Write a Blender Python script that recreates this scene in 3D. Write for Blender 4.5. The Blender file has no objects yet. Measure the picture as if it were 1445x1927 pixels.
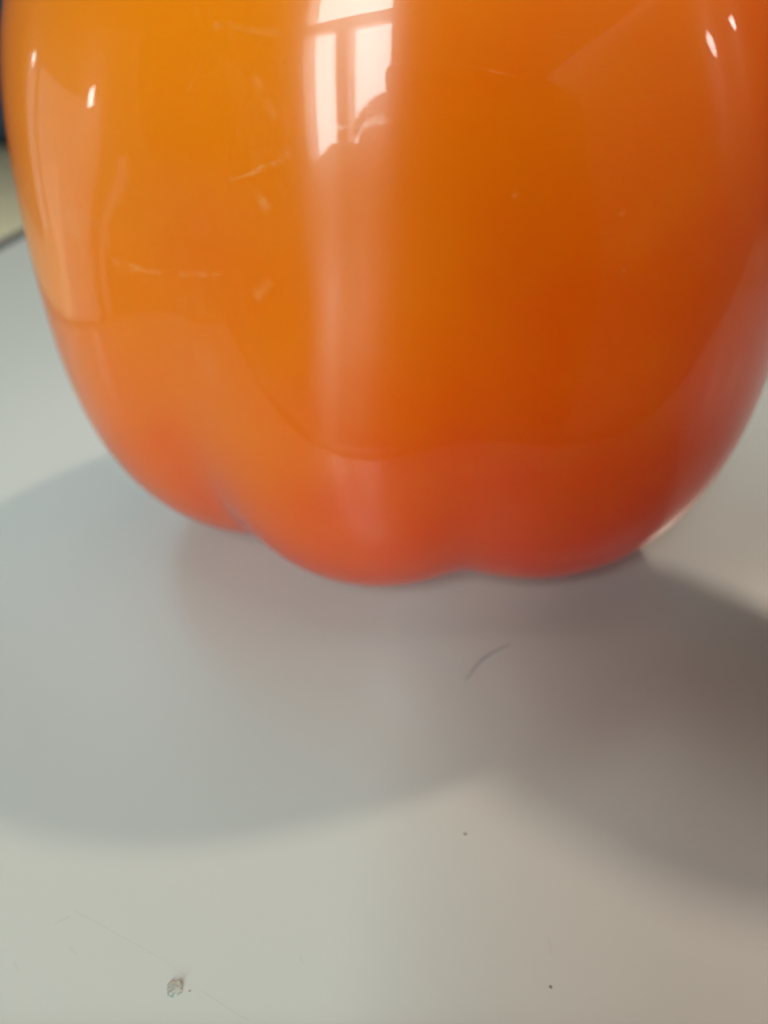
import bpy, bmesh, math, random
import numpy as np
from mathutils import Vector, Matrix, noise
R = math.radians
rnd = random.Random(7)
S = 0.055                      # metres per layout unit (= height of the lens above the table)
scene = bpy.context.scene
col = scene.collection

# ------------------------------------------------------------------ camera
cam_d = bpy.data.cameras.new("camera"); cam = bpy.data.objects.new("camera", cam_d); col.objects.link(cam)
scene.camera = cam
cam.location = (0, 0, S)
cam.rotation_euler = (R(90 - 32), 0, 0)
cam_d.sensor_fit = 'HORIZONTAL'; cam_d.sensor_width = 36.0
cam_d.lens = 36.0 * 1400 / 1445
cam_d.clip_start = 0.003; cam_d.clip_end = 60
cam_d.dof.use_dof = True
cam_d.dof.focus_distance = 0.93 * S
cam_d.dof.aperture_fstop = 30.0

# ------------------------------------------------------------------ world and lamps
world = bpy.data.worlds.new("World"); scene.world = world; world.use_nodes = True
bg = world.node_tree.nodes['Background']
bg.inputs['Color'].default_value = (0.80, 0.92, 1.0, 1)
bg.inputs['Strength'].default_value = 0.05

def area(name, loc, target, shape, sx, sy, power, color):
    d = bpy.data.lights.new(name, 'AREA'); d.shape = shape; d.size = sx
    if shape in ('RECTANGLE', 'ELLIPSE'): d.size_y = sy
    d.energy = power; d.color = color
    o = bpy.data.objects.new(name, d); col.objects.link(o)
    o.location = loc
    o.rotation_euler = (Vector(target) - Vector(loc)).to_track_quat('-Z', 'Y').to_euler()
    return o
PEP = Vector((0.06 * S, 1.75 * S, 0.9 * S))
# daylight in the window behind the photographer
WIN_POS, WIN_ROT = Vector((-0.525, -1.330, 0.0)), 25.0       # the window wall stands a little askew to the view
WHW, WZ0, WZ1 = 0.400, -0.34, 1.50
WN = Matrix.Rotation(R(WIN_ROT), 3, 'Z') @ Vector((0, 1, 0))
_wc = WIN_POS - WN * 0.06 + Vector((0, 0, (WZ0 + WZ1) / 2))
area("window_daylight", _wc, _wc + WN, 'RECTANGLE', 2 * WHW, WZ1 - WZ0, 62, (0.78, 1.0, 1.04))
def from_dir(az_vec, el, dist):
    v = Vector((az_vec[0], az_vec[1], 0)).normalized() * math.cos(R(el)); v.z = math.sin(R(el))
    return PEP + v * dist
# warm ceiling lamp behind right: it casts the round shadow and the shadow of the forearm
area("ceiling_lamp", from_dir((0.76, 0.65), 63.5, 2.0), PEP, 'DISK', 0.10, 0, 10.0, (1.0, 0.86, 0.68))
# added dim lamp behind an unseen door, for the pale left-flank reflection
DX, DY0, DY1, DZ0, DZ1 = -1.25, -0.155, 0.62, -0.45, 0.28
area("added_door_light", (DX - .05, (DY0+DY1)/2, (DZ0+DZ1)/2), (0, (DY0+DY1)/2, (DZ0+DZ1)/2), 'RECTANGLE', DY1-DY0, DZ1-DZ0, 0.8, (0.86, 0.96, 1.0))
area("overhead_fill", (0.45, 0.10, 2.0), (0.45, 0.10, 0), 'RECTANGLE', 1.3, 1.3, 7.5, (1.0, 0.94, 0.85))  # added soft fill overhead, stands in for ceiling bounce in the shadows
# soft daylight of the far window, behind left
area("rear_daylight", from_dir((-0.62, 0.78), 40, 1.6), PEP, 'RECTANGLE', 0.8, 0.8, 1.8, (0.80, 0.96, 1.0))
# small bare lamps added to put the glints on the pepper's flanks
def side(az, el, d): return PEP + Vector((math.sin(R(az)) * math.cos(R(el)), -math.cos(R(az)) * math.cos(R(el)), math.sin(R(el)))) * d
area("glint_lamp", side(72, 22.5, 1.2), PEP, 'ELLIPSE', 0.045, .08, 0.14, (1.0, .95, .9))
area("glint_lamp", side(83.5, 25, 1.2), PEP, 'ELLIPSE', 0.035, .06, 0.09, (1.0, .95, .9))
area("glint_lamp", side(-86, 1.0, 1.1), PEP, 'RECTANGLE', 0.02, .06, 0.07, (.9, .97, 1.0))
area("glint_lamp", side(-109, 8, 1.1), PEP, 'RECTANGLE', 0.02, .03, 0.015, (.9, .97, 1.0))

scene.view_settings.view_transform = 'Standard'
scene.view_settings.look = 'None'
scene.view_settings.exposure = 0.45
scene.view_settings.gamma = 1.0
scene.cycles.caustics_reflective = False
scene.cycles.caustics_refractive = False

# ------------------------------------------------------------------ helpers
def tag(o, label, cat, group=None):
    o['label'] = label; o['category'] = cat
    if group: o['group'] = group
    return o
def link_mesh(name, verts, faces, mats, parent=None, smooth=True):
    me = bpy.data.meshes.new(name); me.from_pydata([tuple(v) for v in verts], [], faces); me.update()
    if smooth: me.polygons.foreach_set('use_smooth', [True] * len(me.polygons))
    me.materials.append(mats)
    o = bpy.data.objects.new(name, me); col.objects.link(o)
    if parent: o.parent = parent
    return o
def empty(name, loc=(0, 0, 0)):
    o = bpy.data.objects.new(name, None); col.objects.link(o); o.location = loc; o.empty_display_size = 0.01
    return o
def box(name, x0, x1, y0, y1, z0, z1, mat, parent=None, bevel=0.0, seg=3):
    bm = bmesh.new(); bmesh.ops.create_cube(bm, size=1)
    for v in bm.verts:
        v.co = Vector((x0 + (v.co.x + .5) * (x1 - x0), y0 + (v.co.y + .5) * (y1 - y0), z0 + (v.co.z + .5) * (z1 - z0)))
    if bevel: bmesh.ops.bevel(bm, geom=bm.edges[:], offset=bevel, segments=seg, affect='EDGES', profile=.5)
    me = bpy.data.meshes.new(name); bm.to_mesh(me); bm.free()
    if bevel: me.polygons.foreach_set('use_smooth', [True] * len(me.polygons))
    me.materials.append(mat)
    o = bpy.data.objects.new(name, me); col.objects.link(o)
    if parent: o.parent = parent
    return o
def tube_mesh(path, radii, n=8):
    verts, faces = [], []
    m = len(path)
    for i, p in enumerate(path):
        t = (Vector(path[min(i+1, m-1)]) - Vector(path[max(i-1, 0)])).normalized()
        a = t.orthogonal().normalized() if i == 0 else (a - t * a.dot(t)).normalized()
        b = t.cross(a)
        for k in range(n):
            w = 2 * math.pi * k / n
            verts.append(Vector(p) + (a * math.cos(w) + b * math.sin(w)) * radii[i])
    for i in range(m-1):
        for k in range(n):
            faces.append((i*n+k, i*n+(k+1) % n, (i+1)*n+(k+1) % n, (i+1)*n+k))
    faces.append(tuple(range(n))[::-1]); faces.append(tuple((m-1)*n+k for k in range(n)))
    return verts, faces

class NT:
    def __init__(s, name):
        s.m = bpy.data.materials.new(name); s.m.use_nodes = True
        s.t = s.m.node_tree; s.b = s.t.nodes['Principled BSDF']
    def n(s, kind, **kw):
        x = s.t.nodes.new(kind)
        for k, v in kw.items(): setattr(x, k, v)
        return x
    def l(s, a, b): s.t.links.new(a, b)
    def put(s, sock, v):
        if isinstance(v, bpy.types.NodeSocket): s.l(v, sock)
        else: sock.default_value = v
    def math(s, op, a, b=None, c=None, clamp=False):
        x = s.n('ShaderNodeMath', operation=op); x.use_clamp = clamp
        s.put(x.inputs[0], a)
        if b is not None: s.put(x.inputs[1], b)
        if c is not None: s.put(x.inputs[2], c)
        return x.outputs[0]
    def vmath(s, op, a, b=None, out=0):
        x = s.n('ShaderNodeVectorMath', operation=op)
        s.put(x.inputs[0], a)
        if b is not None: s.put(x.inputs[1], b)
        return x.outputs[out]
    def noise(s, vec, scale, detail=3, rough=.5, dist=0.0):
        x = s.n('ShaderNodeTexNoise'); s.put(x.inputs['Vector'], vec)
        x.inputs['Scale'].default_value = scale; x.inputs['Detail'].default_value = detail
        x.inputs['Roughness'].default_value = rough; x.inputs['Distortion'].default_value = dist
        return x.outputs['Fac']
    def ss(s, v, a, b, lo=0.0, hi=1.0):
        x = s.n('ShaderNodeMapRange', interpolation_type='SMOOTHSTEP')
        s.put(x.inputs[0], v)
        for i, q in enumerate((a, b, lo, hi)): x.inputs[i+1].default_value = q
        return x.outputs[0]
    def mix(s, fac, a, b):
        x = s.n('ShaderNodeMix', data_type='RGBA')
        s.put(x.inputs[0], fac); s.put(x.inputs[6], a); s.put(x.inputs[7], b)
        return x.outputs[2]
    def pos(s):
        return s.n('ShaderNodeTexCoord').outputs['Object']
    def seg(s, p, a, b):
        """distance from p to the segment a-b"""
        a = Vector(a); b = Vector(b); ab = b - a
        pa = s.vmath('SUBTRACT', p, tuple(a))
        h = s.math('MULTIPLY', s.vmath('DOT_PRODUCT', pa, tuple(ab), out=1), 1 / ab.length_squared, clamp=True)
        sc = s.n('ShaderNodeVectorMath', operation='SCALE'); sc.inputs[0].default_value = tuple(ab); s.l(h, sc.inputs['Scale'])
        return s.vmath('LENGTH', s.vmath('SUBTRACT', pa, sc.outputs[0]), out=1), h
def flat(name, c, rough=.5, var=.12, scale=40, bump=0.0, **kw):
    t = NT(name); p = t.pos(); f = t.noise(p, scale, 5, .6)
    d = tuple(v * (1 - var) for v in c[:3]) + (1,); e = tuple(min(1, v * (1 + var)) for v in c[:3]) + (1,)
    t.l(t.mix(f, d, e), t.b.inputs['Base Color'])
    t.b.inputs['Roughness'].default_value = rough
    if bump:
        bn = t.n('ShaderNodeBump'); bn.inputs['Strength'].default_value = bump; bn.inputs['Distance'].default_value = .002
        t.l(f, bn.inputs['Height']); t.l(bn.outputs[0], t.b.inputs['Normal'])
    for k, v in kw.items(): t.b.inputs[k].default_value = v
    return t.m

def px_ground(x, y, z=0.0):
    """table point seen at pixel (x, y) of the 1445 px wide photograph (used once to place things on the table)"""
    P = R(32); X = (x - 722.5) / 1400; Y = (963.5 - y) / 1400
    fy = math.cos(P) + Y * math.sin(P); fz = -math.sin(P) + Y * math.cos(P)
    t = (z - S) / fz
    return Vector((X * t, fy * t, z))

# ------------------------------------------------------------------ table
def table_material():
    t = NT('white_laminate'); p = t.pos()
    n1 = t.noise(p, 9, 3, .5); n2 = t.noise(p, 900, 4, .6); n3 = t.noise(p, 60, 5, .65)
    c = t.mix(n1, (0.47, 0.462, 0.425, 1), (0.51, 0.49, 0.44, 1))
    c = t.mix(t.math('MULTIPLY', t.ss(n3, .55, .8), .04), c, (0.62, 0.60, 0.55, 1))
    # faint scratches and stains
    sp = t.n('ShaderNodeMapping'); sp.inputs['Scale'].default_value = (1, 1, 0); t.l(p, sp.inputs[0])
    wob = t.noise(sp.outputs[0], 260, 2, .5)
    wobv = t.n('ShaderNodeCombineXYZ'); t.l(t.math('MULTIPLY', t.math('SUBTRACT', wob, .5), .0006), wobv.inputs[0])
    q = t.vmath('ADD', sp.outputs[0], wobv.outputs[0])
    m = None
    for (a, b, w, k) in [((140, 1715), (292, 1798), 2.2, .35), ((292, 1798), (350, 1838), 2.0, .2), ((378, 1866), (470, 1922), 2.4, .35),
                         ((108, 1738), (130, 1726), 4.0, .45), ((132, 1785), (142, 1796), 6, .25), ((28, 1812), (36, 1828), 3.5, .35),
                         ((1034, 1770), (1040, 1800), 5, .22), ((562, 1798), (566, 1816), 3, .3)]:
        A = px_ground(*a); B = px_ground(*b); d, h = t.seg(q, A, B)
        ww = w * .5 * (A - px_ground(a[0] + 1, a[1])).length
        s_ = t.math('MULTIPLY', t.ss(d, ww * .3, ww * 1.8, 1, 0), k)
        m = s_ if m is None else t.math('MAXIMUM', m, s_)
    c = t.mix(t.math('MULTIPLY', m, .45), c, (0.30, 0.28, 0.25, 1))
    mh = t.n('ShaderNodeMapping'); mh.inputs['Scale'].default_value = (1, .07, 1); mh.inputs['Rotation'].default_value = (0, 0, .6); t.l(p, mh.inputs[0])
    hl = t.math('MULTIPLY', t.ss(t.noise(mh.outputs[0], 2400, 2, .5, .5), .72, .80), t.ss(t.noise(p, 45, 2, .5), .5, .7))
    vo = t.n('ShaderNodeTexVoronoi'); t.l(p, vo.inputs['Vector']); vo.inputs['Scale'].default_value = 160
    mote = t.math('MULTIPLY', t.ss(vo.outputs['Distance'], .02, .06, 1, 0), t.ss(t.noise(p, 210, 1, .5), .55, .65))
    c = t.mix(t.math('ADD', t.math('MULTIPLY', hl, .10), t.math('MULTIPLY', mote, .22)), c, (0.26, 0.22, 0.18, 1))
    t.l(c, t.b.inputs['Base Color'])
    t.b.inputs['Roughness'].default_value = .26
    t.b.inputs['Specular IOR Level'].default_value = .7
    bn = t.n('ShaderNodeBump'); bn.inputs['Strength'].default_value = .04; bn.inputs['Distance'].default_value = .0002
    t.l(n2, bn.inputs['Height']); t.l(bn.outputs[0], t.b.inputs['Normal'])
    return t.m
M_table = table_material()
M_edge = flat('dark_edging', (0.05, 0.045, 0.04), .45)
M_metal = flat('grey_metal', (0.25, 0.25, 0.26), .35, Metallic=.9)
TX0, TX1, TY0, TY1 = -2.25 * S, 0.62, 0.42 * S, 0.95
table = empty('table', ((TX0 + TX1) / 2, (TY0 + TY1) / 2, -0.72))
tag(table, 'white laminate table top with thin dark edging under the orange pepper', 'table')
def tchild(o):
    o.parent = table; o.matrix_parent_inverse = Matrix.Translation(-table.location); return o
tchild(box('table_top', TX0, TX1, TY0, TY1, -0.028, 0, M_table, None, .0008, 2))
ew = 0.005
tchild(box('edging', TX0 - ew, TX0 - .0002, TY0 - ew, TY1 + ew, -0.029, .0004, M_edge, None, .0005, 2))
tchild(box('edging', TX1 + .0002, TX1 + ew, TY0 - ew, TY1 + ew, -0.029, .0004, M_edge, None, .0005, 2))
tchild(box('edging', TX0, TX1, TY0 - ew, TY0 - .0002, -0.029, .0004, M_edge, None, .0005, 2))
tchild(box('edging', TX0, TX1, TY1 + .0002, TY1 + ew, -0.029, .0004, M_edge, None, .0005, 2))
for x in (TX0 + .05, TX1 - .05):
    for y in (TY0 + .08, TY1 - .05):
        tchild(box('leg', x - .018, x + .018, y - .018, y + .018, -.72, -.0285, M_metal, None, .002, 2))

# ------------------------------------------------------------------ pepper
PP = [0.0573, 1.7144, 0.9061, 0.7137, 0.4262, 0.9713, 2.268, 0.013, 0.0547, 2.2585, 3.4038, 0.3463, 0.4547, 0.6557, 4.4895, 0.3021, 0.4068, 0.5648, 5.5149, 0.35, 0.4622, 0.6034, 1.2302, 0.2755, 0.3654, 0.8991]
def exits(c, r, rz, n, D):
    """distance from the origin along each direction to the skin of a rounded lobe"""
    t = np.full(len(D), 3.)
    for _ in range(9):
        q = D * t[:, None] - c
        rho = np.sqrt(q[:, 0]**2 + q[:, 1]**2) + 1e-9; az = np.abs(q[:, 2]) + 1e-9
        a = (rho / r)**n; b = (az / rz)**n; F = a + b; g = F**(1 / n)
        drho = (q[:, 0]*D[:, 0] + q[:, 1]*D[:, 1]) / rho; dz = np.sign(q[:, 2]) * D[:, 2]
        dg = g / F * (a / rho * drho + b / az * dz)
        t = np.clip(t - (g - 1) / np.maximum(dg, 1e-3), .01, 3.)
    return t
def pepper_surface(D):
    cx, cy, cz, br, brz, bz, nb, k0, k1, nl = PP[:10]
    ds = [exits(np.array([0, 0, bz - cz]), br, brz, nb, D)]
    for i in range(4):
        a, o, r, rz = PP[10+4*i:14+4*i]
        ds.append(exits(np.array([math.cos(a)*o, math.sin(a)*o, rz - cz]), r, rz, nl, D))
    ds = np.array(ds); m = ds.max(0)
    el = np.arcsin(np.clip(D[:, 2], -1, 1))
    w = np.clip((el + 1.0) / .6, 0, 1); w = w * w * (3 - 2 * w); k = k0 + (k1 - k0) * w
    r = m + k * np.log(np.exp((ds - m) / k).sum(0)) - k * .5
    return r * (1 - 0.30 * np.clip((el - 1.05) / .5, 0, 1) ** 1.6)   # dimple round the stalk
NTH, NPH = 560, 300
def pepper_mesh():
    th = np.linspace(0, 2*np.pi, NTH, endpoint=False); ph = np.linspace(-np.pi/2, np.pi/2, NPH + 2)[1:-1]
    TH, PH = np.meshgrid(th, ph)
    D = np.stack([np.cos(PH)*np.cos(TH), np.cos(PH)*np.sin(TH), np.sin(PH)], -1).reshape(-1, 3)
    D = np.vstack([D, [[0, 0, -1]], [[0, 0, 1]]])
    r = pepper_surface(D)
    low = np.array([noise.noise(Vector((d[0]*1.6, d[1]*1.6, d[2]*2.0 + 5))) + .35 * noise.noise(Vector((d[0]*4.5, d[1]*4.5, d[2]*3 + 9))) for d in D])
    r = r * (1 + 0.004 * low)
    V = D * r[:, None] * S
    F = []
    for j in range(NPH - 1):
        b = j * NTH
        for i in range(NTH):
            i2 = (i + 1) % NTH
            F.append((b+i, b+i2, b+NTH+i2, b+NTH+i))
    s, n = NTH * NPH, NTH * NPH + 1
    for i in range(NTH):
        F.append((s, (i+1) % NTH, i)); F.append((n, (NPH-1)*NTH + i, (NPH-1)*NTH + (i+1) % NTH))
    return V, F
PV, PF = pepper_mesh()
PC = Vector((PP[0] * S, PP[1] * S, PP[2] * S - (PV[:, 2].min() + PP[2] * S)))
def pepper_px(x, y):
    """object-space point of the pepper skin seen at pixel (x, y)"""
    P = R(32); W = PV + np.array(PC)
    w = W[:, 1]*math.cos(P) - (W[:, 2]-S)*math.sin(P); u = W[:, 1]*math.sin(P) + (W[:, 2]-S)*math.cos(P)
    X = 722.5 + 1400 * W[:, 0] / w; Y = 963.5 - 1400 * u / w
    d = (X - x) ** 2 + (Y - y) ** 2 + np.where(w > 1.45 * S, 1e7, 0)
    k = np.argsort(d)[:4]; g = 1 / (d[k] + 1); return tuple((PV[k] * g[:, None]).sum(0) / g.sum())

def pepper_material():
    t = NT('pepper_skin'); p = t.pos(); b = t.b
    z = t.n('ShaderNodeSeparateXYZ'); t.l(p, z.inputs[0])
    # shade put into the colour: amber orange shoulders, redder towards the right and the blossom end, in uneven patches
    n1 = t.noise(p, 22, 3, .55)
    shade_red = t.math('ADD', t.math('MULTIPLY', z.outputs[2], -13.0), t.math('MULTIPLY', z.outputs[0], 9.0))
    shade_red = t.math('ADD', shade_red, t.math('MULTIPLY', t.math('SUBTRACT', n1, .5), .9))
    shade_fac = t.ss(shade_red, -.36, .66)
    c = t.mix(shade_fac, (0.95, 0.26, 0.0003, 1), (0.86, 0.050, 0.0002, 1))
    # fine mottling of the flesh
    n2 = t.noise(p, 260, 4, .6)
    c = t.mix(t.ss(n2, .35, .75, 0, .10), c, (0.86, 0.27, 0.006, 1))
    # handling marks: scratches and scuffs
    wv = t.n('ShaderNodeTexNoise'); t.l(p, wv.inputs['Vector']); wv.inputs['Scale'].default_value = 420; wv.inputs['Detail'].default_value = 2
    off = t.n('ShaderNodeVectorMath', operation='SCALE'); t.l(t.vmath('SUBTRACT', wv.outputs['Color'], (.5, .5, .5)), off.inputs[0]); off.inputs['Scale'].default_value = .0007
    q = t.vmath('ADD', p, off.outputs[0])
    m = None
    for (a, e, w, k) in [((432, 335), (470, 326), .00012, .7), ((470, 326), (528, 298), .00015, .8), ((528, 298), (535, 285), .00022, .6),
                         ((620, 240), (735, 228), .00013, .55), ((240, 500), (300, 512), .00022, .8), ((340, 515), (410, 515), .00018, .5),
                         ((215, 490), (248, 505), .0003, .6), ((350, 180), (375, 120), .0001, .4), ((400, 48), (520, 62), .00018, .35),
                         ((480, 150), (510, 215), .0003, .3), ((490, 365), (500, 385), .0003, .6), ((486, 555), (500, 530), .0004, .5)]:
        d, h = t.seg(q, pepper_px(*a), pepper_px(*e))
        s_ = t.math('MULTIPLY', t.ss(d, w * .2, w * 2.0, 1, 0), k)
        m = s_ if m is None else t.math('MAXIMUM', m, s_)
    # patches of fine brushed scuffing
    mp = t.n('ShaderNodeMapping'); mp.inputs['Scale'].default_value = (1, 1, .16); mp.inputs['Rotation'].default_value = (.25, .5, .1); t.l(p, mp.inputs[0])
    streak = t.ss(t.noise(mp.outputs[0], 1500, 4, .65, .6), .54, .72)
    patch = None
    for (a, rad, k) in [((400, 650), .0075, .55), ((480, 760), .006, .35), ((160, 430), .006, .8), ((500, 330), .006, .4), ((480, 60), .007, .3), ((640, 500), .006, .25)]:
        d = t.vmath('LENGTH', t.vmath('SUBTRACT', q, pepper_px(*a)), out=1)
        s_ = t.math('MULTIPLY', t.ss(d, rad * .25, rad * 1.15, 1, 0), k)
        patch = s_ if patch is None else t.math('MAXIMUM', patch, s_)
    blot = t.ss(t.noise(p, 180, 4, .7), .5, .66)
    scuff = t.math('MULTIPLY', patch, t.math('ADD', t.math('MULTIPLY', streak, .5), t.math('MULTIPLY', blot, .35)))
    brk = t.ss(t.noise(p, 900, 3, .7), .42, .58, .15, 1)
    # fine hairlines all over, mostly sideways, a few dust motes
    mh = t.n('ShaderNodeMapping'); mh.inputs['Scale'].default_value = (.10, .10, 1); mh.inputs['Rotation'].default_value = (.2, -.15, 0); t.l(p, mh.inputs[0])
    hair = t.math('MULTIPLY', t.ss(t.noise(mh.outputs[0], 2600, 2, .5, .4), .70, .80), t.ss(t.noise(p, 70, 2, .5), .45, .7))
    vo = t.n('ShaderNodeTexVoronoi'); t.l(p, vo.inputs['Vector']); vo.inputs['Scale'].default_value = 420
    mote = t.math('MULTIPLY', t.ss(vo.outputs['Distance'], .05, .13, 1, 0), t.ss(t.noise(p, 300, 1, .5), .60, .66))
    allm = t.math('ADD', t.math('MULTIPLY', m, brk), t.math('ADD', scuff, t.math('MULTIPLY', t.math('ADD', hair, mote), .35)), clamp=True)
    c = t.mix(t.math('MULTIPLY', allm, .42), c, (0.95, 0.46, 0.16, 1))
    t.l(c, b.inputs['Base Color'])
    b.inputs['Roughness'].default_value = .28
    b.inputs['Anisotropic'].default_value = .85
    tg = t.n('ShaderNodeTangent', direction_type='RADIAL', axis='Z'); t.l(tg.outputs[0], b.inputs['Tangent'])
    b.inputs['Specular IOR Level'].default_value = .5
    b.inputs['Anisotropic Rotation'].default_value = .25
    b.inputs['Subsurface Weight'].default_value = .35
    b.inputs['Subsurface Radius'].default_value = (1.0, .28, .03)
    b.inputs['Subsurface Scale'].default_value = .006
    b.inputs['Coat Weight'].default_value = 1.0
    b.inputs['Coat IOR'].default_value = 1.42
    t.l(t.math('ADD', t.ss(t.noise(p, 120, 4, .6), .35, .7, .012, .035), t.math('MULTIPLY', allm, .25)), b.inputs['Coat Roughness'])
    bn = t.n('ShaderNodeBump'); bn.inputs['Strength'].default_value = .25; bn.inputs['Distance'].default_value = .00012
    t.l(t.math('ADD', t.noise(p, 60, 2, .4), t.math('MULTIPLY', allm, .12)), bn.inputs['Height'])
    t.l(bn.outputs[0], b.inputs['Coat Normal']); t.l(bn.outputs[0], b.inputs['Normal'])
    # the wall of a pepper is thin and lets red light through
    tr = t.n('ShaderNodeBsdfTranslucent'); tr.inputs['Color'].default_value = (0.95, 0.14, 0.004, 1)
    mx = t.n('ShaderNodeMixShader'); mx.inputs[0].default_value = .28
    t.l(b.outputs[0], mx.inputs[1]); t.l(tr.outputs[0], mx.inputs[2])
    t.l(mx.outputs[0], t.t.nodes['Material Output'].inputs['Surface'])
    return t.m
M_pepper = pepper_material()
pepper = empty('bell_pepper', (PC.x, PC.y, 0))
tag(pepper, 'glossy orange bell pepper with rounded lobes standing on the white table', 'pepper')
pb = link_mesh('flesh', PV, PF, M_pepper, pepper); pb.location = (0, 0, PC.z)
M_stem = flat('green_stalk', (0.10, 0.20, 0.035), .5, .3, 300, .3)
top = PV[-1][2]
path = [(0, 0, top - .003), (0, 0, top + .004), (.001, .0005, top + .010), (.003, .001, top + .017), (.006, .002, top + .023)]
v_, f_ = tube_mesh(path, [.011, .0068, .0048, .0046, .0058], 14)
st = link_mesh('stalk', v_, f_, M_stem, pepper); st.location = (0, 0, PC.z)

# ------------------------------------------------------------------ dust on the table
M_glass = flat('clear_flake', (0.36, 0.36, 0.31), .35, .3, 2500, 0)
M_fluff = flat('brown_fluff', (0.30, 0.26, 0.21), .9)
M_fibre = flat('violet_fibre', (0.38, 0.31, 0.34), .8)
def crumb(name, x, y, r, mat, label, cat, flatness=.35, seed=0):
    bm = bmesh.new(); bmesh.ops.create_icosphere(bm, subdivisions=3, radius=1)
    for v in bm.verts:
        k = 1 + .45 * noise.noise(v.co * 1.5 + Vector((seed, 0, 0))) + .3 * noise.noise(v.co * 4 + Vector((seed, 3, 0)))
        v.co *= k
        v.co = Vector((v.co.x * r, v.co.y * r * .9, max(v.co.z * r * flatness, -r * flatness * .5)))
    zm = min(v.co.z for v in bm.verts)
    for v in bm.verts: v.co.z -= zm
    me = bpy.data.meshes.new(name); bm.to_mesh(me); bm.free(); me.materials.append(mat)
    o = bpy.data.objects.new(name, me); col.objects.link(o); g = px_ground(x, y); o.location = (g.x, g.y, 0)
    return tag(o, label, cat)
crumb('crumb', 329, 1862, .00055, M_glass, 'tiny pale translucent crumb on the table at the lower left', 'crumb', .30, 3)
crumb('dust_speck', 875, 1570, .00013, M_fluff, 'small brown dust speck on the table below the notch between the two shadows', 'dust speck', .4, 11)
crumb('dust_speck', 1036, 1858, .00011, M_fluff, 'brown dust speck near the bottom edge, right of centre', 'dust speck', .4, 17)
crumb('dust_speck', 357, 1866, .00007, M_fluff, 'minute dark dust speck just right of the pale crumb', 'dust speck', .4, 23)
def fibre(pts, r, mat, label):
    P_ = [px_ground(*p_) + Vector((0, 0, r * 1.05)) for p_ in pts]
    fine = []
    for i in range(len(P_) - 1):
        for k in range(4): fine.append(P_[i].lerp(P_[i+1], k / 4))
    fine.append(P_[-1])
    for _ in range(3): fine = [fine[0]] + [(fine[i-1] + fine[i] * 2 + fine[i+1]) / 4 for i in range(1, len(fine) - 1)] + [fine[-1]]
    v, f = tube_mesh(fine, [r * (.4 + .6 * math.sin(math.pi * min(1, (i + .8) / len(fine)))) for i in range(len(fine))], 6)
    o = link_mesh('fibre', v, f, mat); return tag(o, label, 'fibre')
fibre([(874, 1284), (890, 1262), (905, 1243), (930, 1228), (958, 1215)], .00008, M_fibre, 'thin curved violet fibre lying in the shadow below the pepper')

# ------------------------------------------------------------------ behind the table
M_floor = flat('floor_boards', (0.36, 0.31, 0.24), .5, .2, 3)
fl = box('floor', -6, 6, -6, 8, -.76, -.72, M_floor); fl['kind'] = 'structure'
M_khaki = flat('khaki_fabric', (0.80, 0.70, 0.46), .9, .15, 12, .2)
M_navy = flat('navy_fabric', (0.035, 0.055, 0.075), .85, .2, 12, .2)
day = empty('daybed', (-1.3, 1.4, -.72)); tag(day, 'khaki upholstered daybed beyond the left edge of the table', 'daybed')
for o in (box('mattress', -2.4, -.30, .35, 2.95, -.40, -.22, M_khaki, None, .03, 3), box('bed_base', -2.35, -.35, .40, 2.9, -.72, -.401, M_navy, None, .01, 2)):
    o.parent = day; o.matrix_parent_inverse = Matrix.Translation(-day.location)
cu = box('cushion', -2.35, -.42, 2.62, 2.88, -.217, .32, M_navy, None, .09, 5); tag(cu, 'dark blue cushion standing on the far end of the khaki daybed', 'cushion')

# ------------------------------------------------------------------ window behind the photographer
M_frame = flat('white_window_frame', (0.55, 0.50, 0.47), .45, .06)
win = empty('window', WIN_POS); win.rotation_euler = (0, 0, R(WIN_ROT)); tag(win, 'white framed window with a transom and mullion reflected in the pepper', 'window')
def wchild(o): o.parent = win; return o
fw = .06
wchild(box('frame', -WHW - fw, -WHW, -.05, .05, WZ0 - fw, WZ1 + fw, M_frame, None, .006, 2))
wchild(box('frame', WHW, WHW + fw, -.05, .05, WZ0 - fw, WZ1 + fw, M_frame, None, .006, 2))
wchild(box('frame', -WHW, WHW, -.048, .048, WZ0 - fw, WZ0, M_frame, None, .006, 2))
wchild(box('frame', -WHW, WHW, -.048, .048, WZ1, WZ1 + fw, M_frame, None, .006, 2))
wchild(box('transom', -WHW, WHW, -.045, .045, .58, .69, M_frame, None, .006, 2))
wchild(box('mullion', -.055, .055, -.043, .043, WZ0, .58, M_frame, None, .006, 2))

# ------------------------------------------------------------------ photographer, seen only as a reflection
M_cloth = flat('pale_shirt', (0.62, 0.50, 0.50), .9, .15, 20)
M_skin = flat('skin', (0.42, 0.24, 0.17), .5, .06)
M_hair = flat('dark_hair', (0.03, 0.02, 0.015), .6, .3, 200)
def skinned(name, joints, edges, mat, parent=None, sub=2):
    me = bpy.data.meshes.new(name); me.from_pydata([j[:3] for j in joints], edges, []); me.update()
    o = bpy.data.objects.new(name, me); col.objects.link(o)
    sk = o.modifiers.new('skin', 'SKIN'); sk.use_smooth_shade = True
    for i, j in enumerate(joints):
        me.skin_vertices[0].data[i].radius = (j[3], j[4] if len(j) > 4 else j[3])
    me.skin_vertices[0].data[0].use_root = True
    ss = o.modifiers.new('sub', 'SUBSURF'); ss.levels = sub; ss.render_levels = sub
    dg = bpy.context.evaluated_depsgraph_get(); ev = o.evaluated_get(dg)
    m2 = bpy.data.meshes.new_from_object(ev); m2.materials.clear(); m2.materials.append(mat)
    m2.polygons.foreach_set('use_smooth', [True] * len(m2.polygons))
    o.modifiers.clear(); o.data = m2
    if parent: o.parent = parent
    return o
hx, hy, HD = -0.070, -0.40, -0.165
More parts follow.
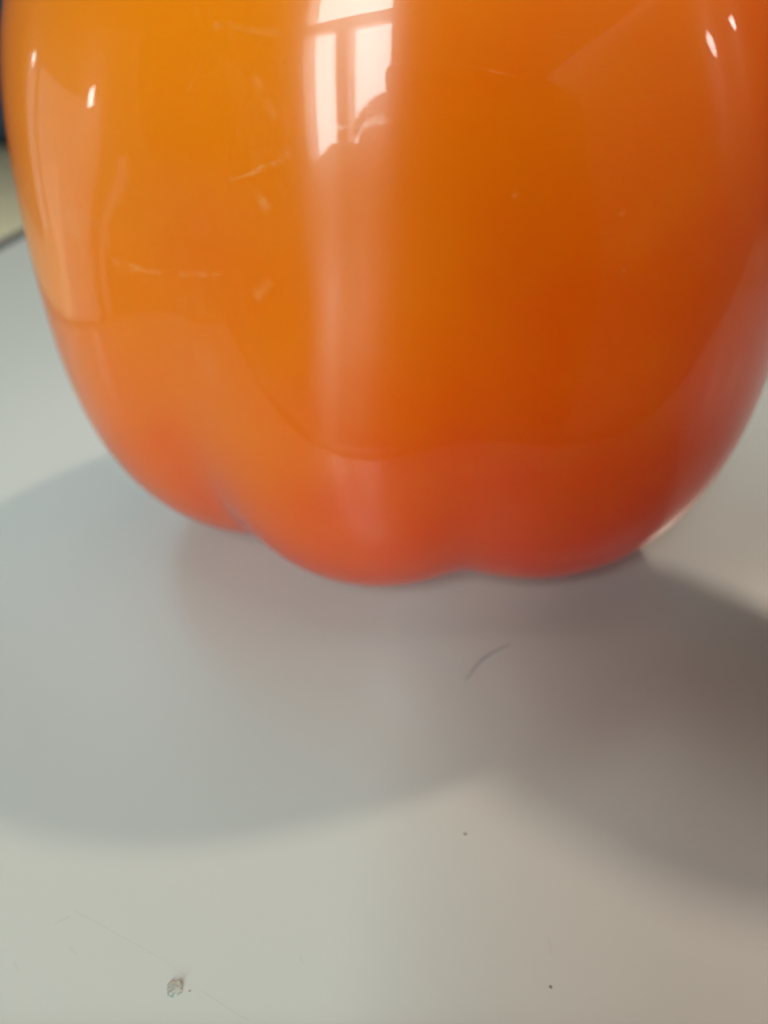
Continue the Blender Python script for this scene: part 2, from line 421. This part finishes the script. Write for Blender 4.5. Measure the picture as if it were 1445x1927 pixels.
person = empty('person', (-.06, -.58, -.72)); tag(person, 'photographer in a pale shirt kneeling behind the phone, a silhouette in the reflected window', 'person')
def pchild(o): o.parent = person; o.matrix_parent_inverse = Matrix.Translation(-person.location); return o
PHM = Matrix.Translation((0, 0, S)) @ Matrix.Rotation(R(-32), 4, 'X')
def ph(x, y, z): return tuple(PHM @ Vector((x, y, z)))
J, Ed = [], []
def jt(p, r, par=None):
    J.append((*p, *(r if isinstance(r, tuple) else (r,)))); k = len(J) - 1
    if par is not None: Ed.append((par, k))
    return k
pel = jt((-.05, -.60, -.55), (.13, .10)); spi = jt((-.05, -.56, -.38), (.12, .09), pel); che = jt((-.05, -.50, -.23), (.15, .10), spi)
uch = jt((-.055, -.45, -.13), (.10, .075), che); nec = jt((-.065, -.42, -.095), .05, uch)
hd = jt((-.07, -.40, -.065), (.06, .07), nec); hd = jt((-.07, -.39, -.015), (.078, .092), hd); jt((-.07, -.40, .022), (.058, .068), hd)
# arm that holds the phone
a1 = jt((-.21, -.43, -.085), .058, uch); a2 = jt((-.27, -.22, -.24), .042, a1); a3 = jt(ph(-.066, -.035, -.15), .028, a2); pal = jt(ph(-.035, -.016, -.105), (.024, .014), a3)
for k, z in enumerate((-.066, -.084, -.101, -.117)):
    f1 = jt(ph(-.025, .002, z), .0085, pal); f2 = jt(ph(-.005, .0075, z + .001), .008, f1); jt(ph((.013, .019, .015, .007)[k], .0062, z), .007, f2)
t1 = jt(ph(-.025, -.026, -.085), .010, pal); jt(ph(.003, -.023, -.062), .0085, t1)
# unseen arm added above right of the pepper to cast the shadow band
b1 = jt((.10, -.40, -.075), .058, uch); b2 = jt((.238, .012, .205), .030, b1); b25 = jt((.166, .036, .155), .025, b2); b3 = jt((.090, .067, .104), (.021, .018), b25)
p2 = jt((.061, .090, .101), (.020, .012), b3)
for dx, dy, L in ((-.6, -.35, .9), (-.85, .05, 1.0), (-.8, .45, 1.0), (-.45, .8, .85)):
    o1 = (.058 + dx * .022, .100 + dy * .022, .0995); f1 = jt(o1, .0085, p2)
    f2 = jt((o1[0] + dx * .014 * L, o1[1] + dy * .014 * L, .097), .008, f1); jt((o1[0] + dx * .022 * L, o1[1] + dy * .022 * L, .0925), .007, f2)
t1 = jt((.068, .088, .092), .010, b3); jt((.050, .087, .086), .0085, t1)
for sx in (-1, 1):
    l1 = jt((-.05 + sx * .10, -.58, -.58), .09, pel); l2 = jt((-.05 + sx * .13, -.24, -.66), .062, l1); jt((-.05 + sx * .14, -.62, -.68), .042, l2)
body = pchild(skinned('body', J, Ed, M_skin))
def sl(idx, k=1.13): return [tuple(J[i][:3]) + tuple(r * k for r in J[i][3:]) for i in idx]
pchild(skinned('shirt', sl([pel, spi, che, uch, a1, a2, b1, b2]), [(0,1),(1,2),(2,3),(3,4),(4,5),(3,6),(6,7)], M_cloth))
# hair: cap plus many short tufts standing off it
hv, hf = [], []
hr = random.Random(3)
for i in range(2200):
    a = hr.uniform(0, 2*math.pi); e = hr.uniform(.05, 1.5)
    d = Vector((math.cos(e)*math.cos(a), math.cos(e)*math.sin(a), math.sin(e)))
    if d.y > .55 and d.z < .55: continue
    base = Vector((hx, hy, .155 + HD)) + Vector((d.x * .075, d.y * .09, d.z * .085))
    tip = base + d * hr.uniform(.003, .014) + Vector((hr.uniform(-.006, .006), hr.uniform(-.006, .006), hr.uniform(-.003, .006)))
    s_ = d.orthogonal().normalized() * .0035; u_ = d.cross(s_.normalized()) * .0035
    k = len(hv); hv += [base + s_, base - s_ * .5 + u_ * .8, base - s_ * .5 - u_ * .8, tip]; hf += [(k, k+1, k+3), (k+1, k+2, k+3), (k+2, k, k+3)]
pchild(link_mesh('hair', hv, hf, M_hair))

# ------------------------------------------------------------------ phone that takes the picture, its lens at the camera
M_phone = flat('black_phone_glass', (0.02, 0.02, 0.022), .12, .1)
M_ph2 = flat('camera_ring', (0.10, 0.10, 0.11), .25, .1, Metallic=.8)
phone = empty('phone', (0, 0, S)); phone.rotation_euler = (R(-32), 0, 0)
tag(phone, 'black phone held upright by the photographer facing the pepper', 'phone')
def phc(o): o.parent = phone; return o
phc(box('phone_body', -.011, .052, -.012, -.004, -.145, .006, M_phone, None, .0035, 4))

M_door = flat('brown_door_frame', (0.12, 0.08, 0.055), .5, .06)  # unseen door, added and shaped for the pale reflection on the left flank
door = empty('added_door', (DX, (DY0+DY1)/2, DZ0 - .27)); tag(door, 'unseen low glazed door added at the left for the pale reflection on the pepper', 'door')
for (y0, y1, z0, z1, nm) in ((DY0-.07, DY0, DZ0-.27, DZ1+.07, 'stile'), (DY1, DY1+.07, DZ0-.27, DZ1+.07, 'stile'), (DY0, DY1, DZ1, DZ1+.07, 'rail'), (DY0, DY1, DZ0-.268, DZ0, 'rail'), (.44, .47, DZ0, DZ1, 'glazing_bar'), (-.110, -.045, DZ0, DZ1, 'stile'), (DY0, -.111, -.215, DZ1, 'panel')):
    o = box(nm, DX - .02, DX + .02, y0, y1, z0, z1, M_door, None, .004, 2); o.parent = door; o.matrix_parent_inverse = Matrix.Translation(-door.location)

bv = [(y, z) for (y, z) in ((-.13, DZ1 + .03), (-.13, .035), (.06, .075), (.25, .15), (.50, .235), (DY1 + .03, .26), (DY1 + .03, DZ1 + .03))]  # added slanted mask that gives the reflected glow its sloping top edge
vv = [(DX + .030, y, z) for y, z in bv] + [(DX + .022, y, z) for y, z in bv]; nb_ = len(bv)
ff = [tuple(range(nb_)), tuple(range(nb_, 2*nb_))[::-1]] + [(i, (i+1) % nb_ + 0, (i+1) % nb_ + nb_, i + nb_) for i in range(nb_)]
bl = link_mesh('reflection_mask', vv, ff, flat('brown_mask', (.10, .07, .05), .8), None, False); bl.parent = door; bl.matrix_parent_inverse = Matrix.Translation(-door.location)
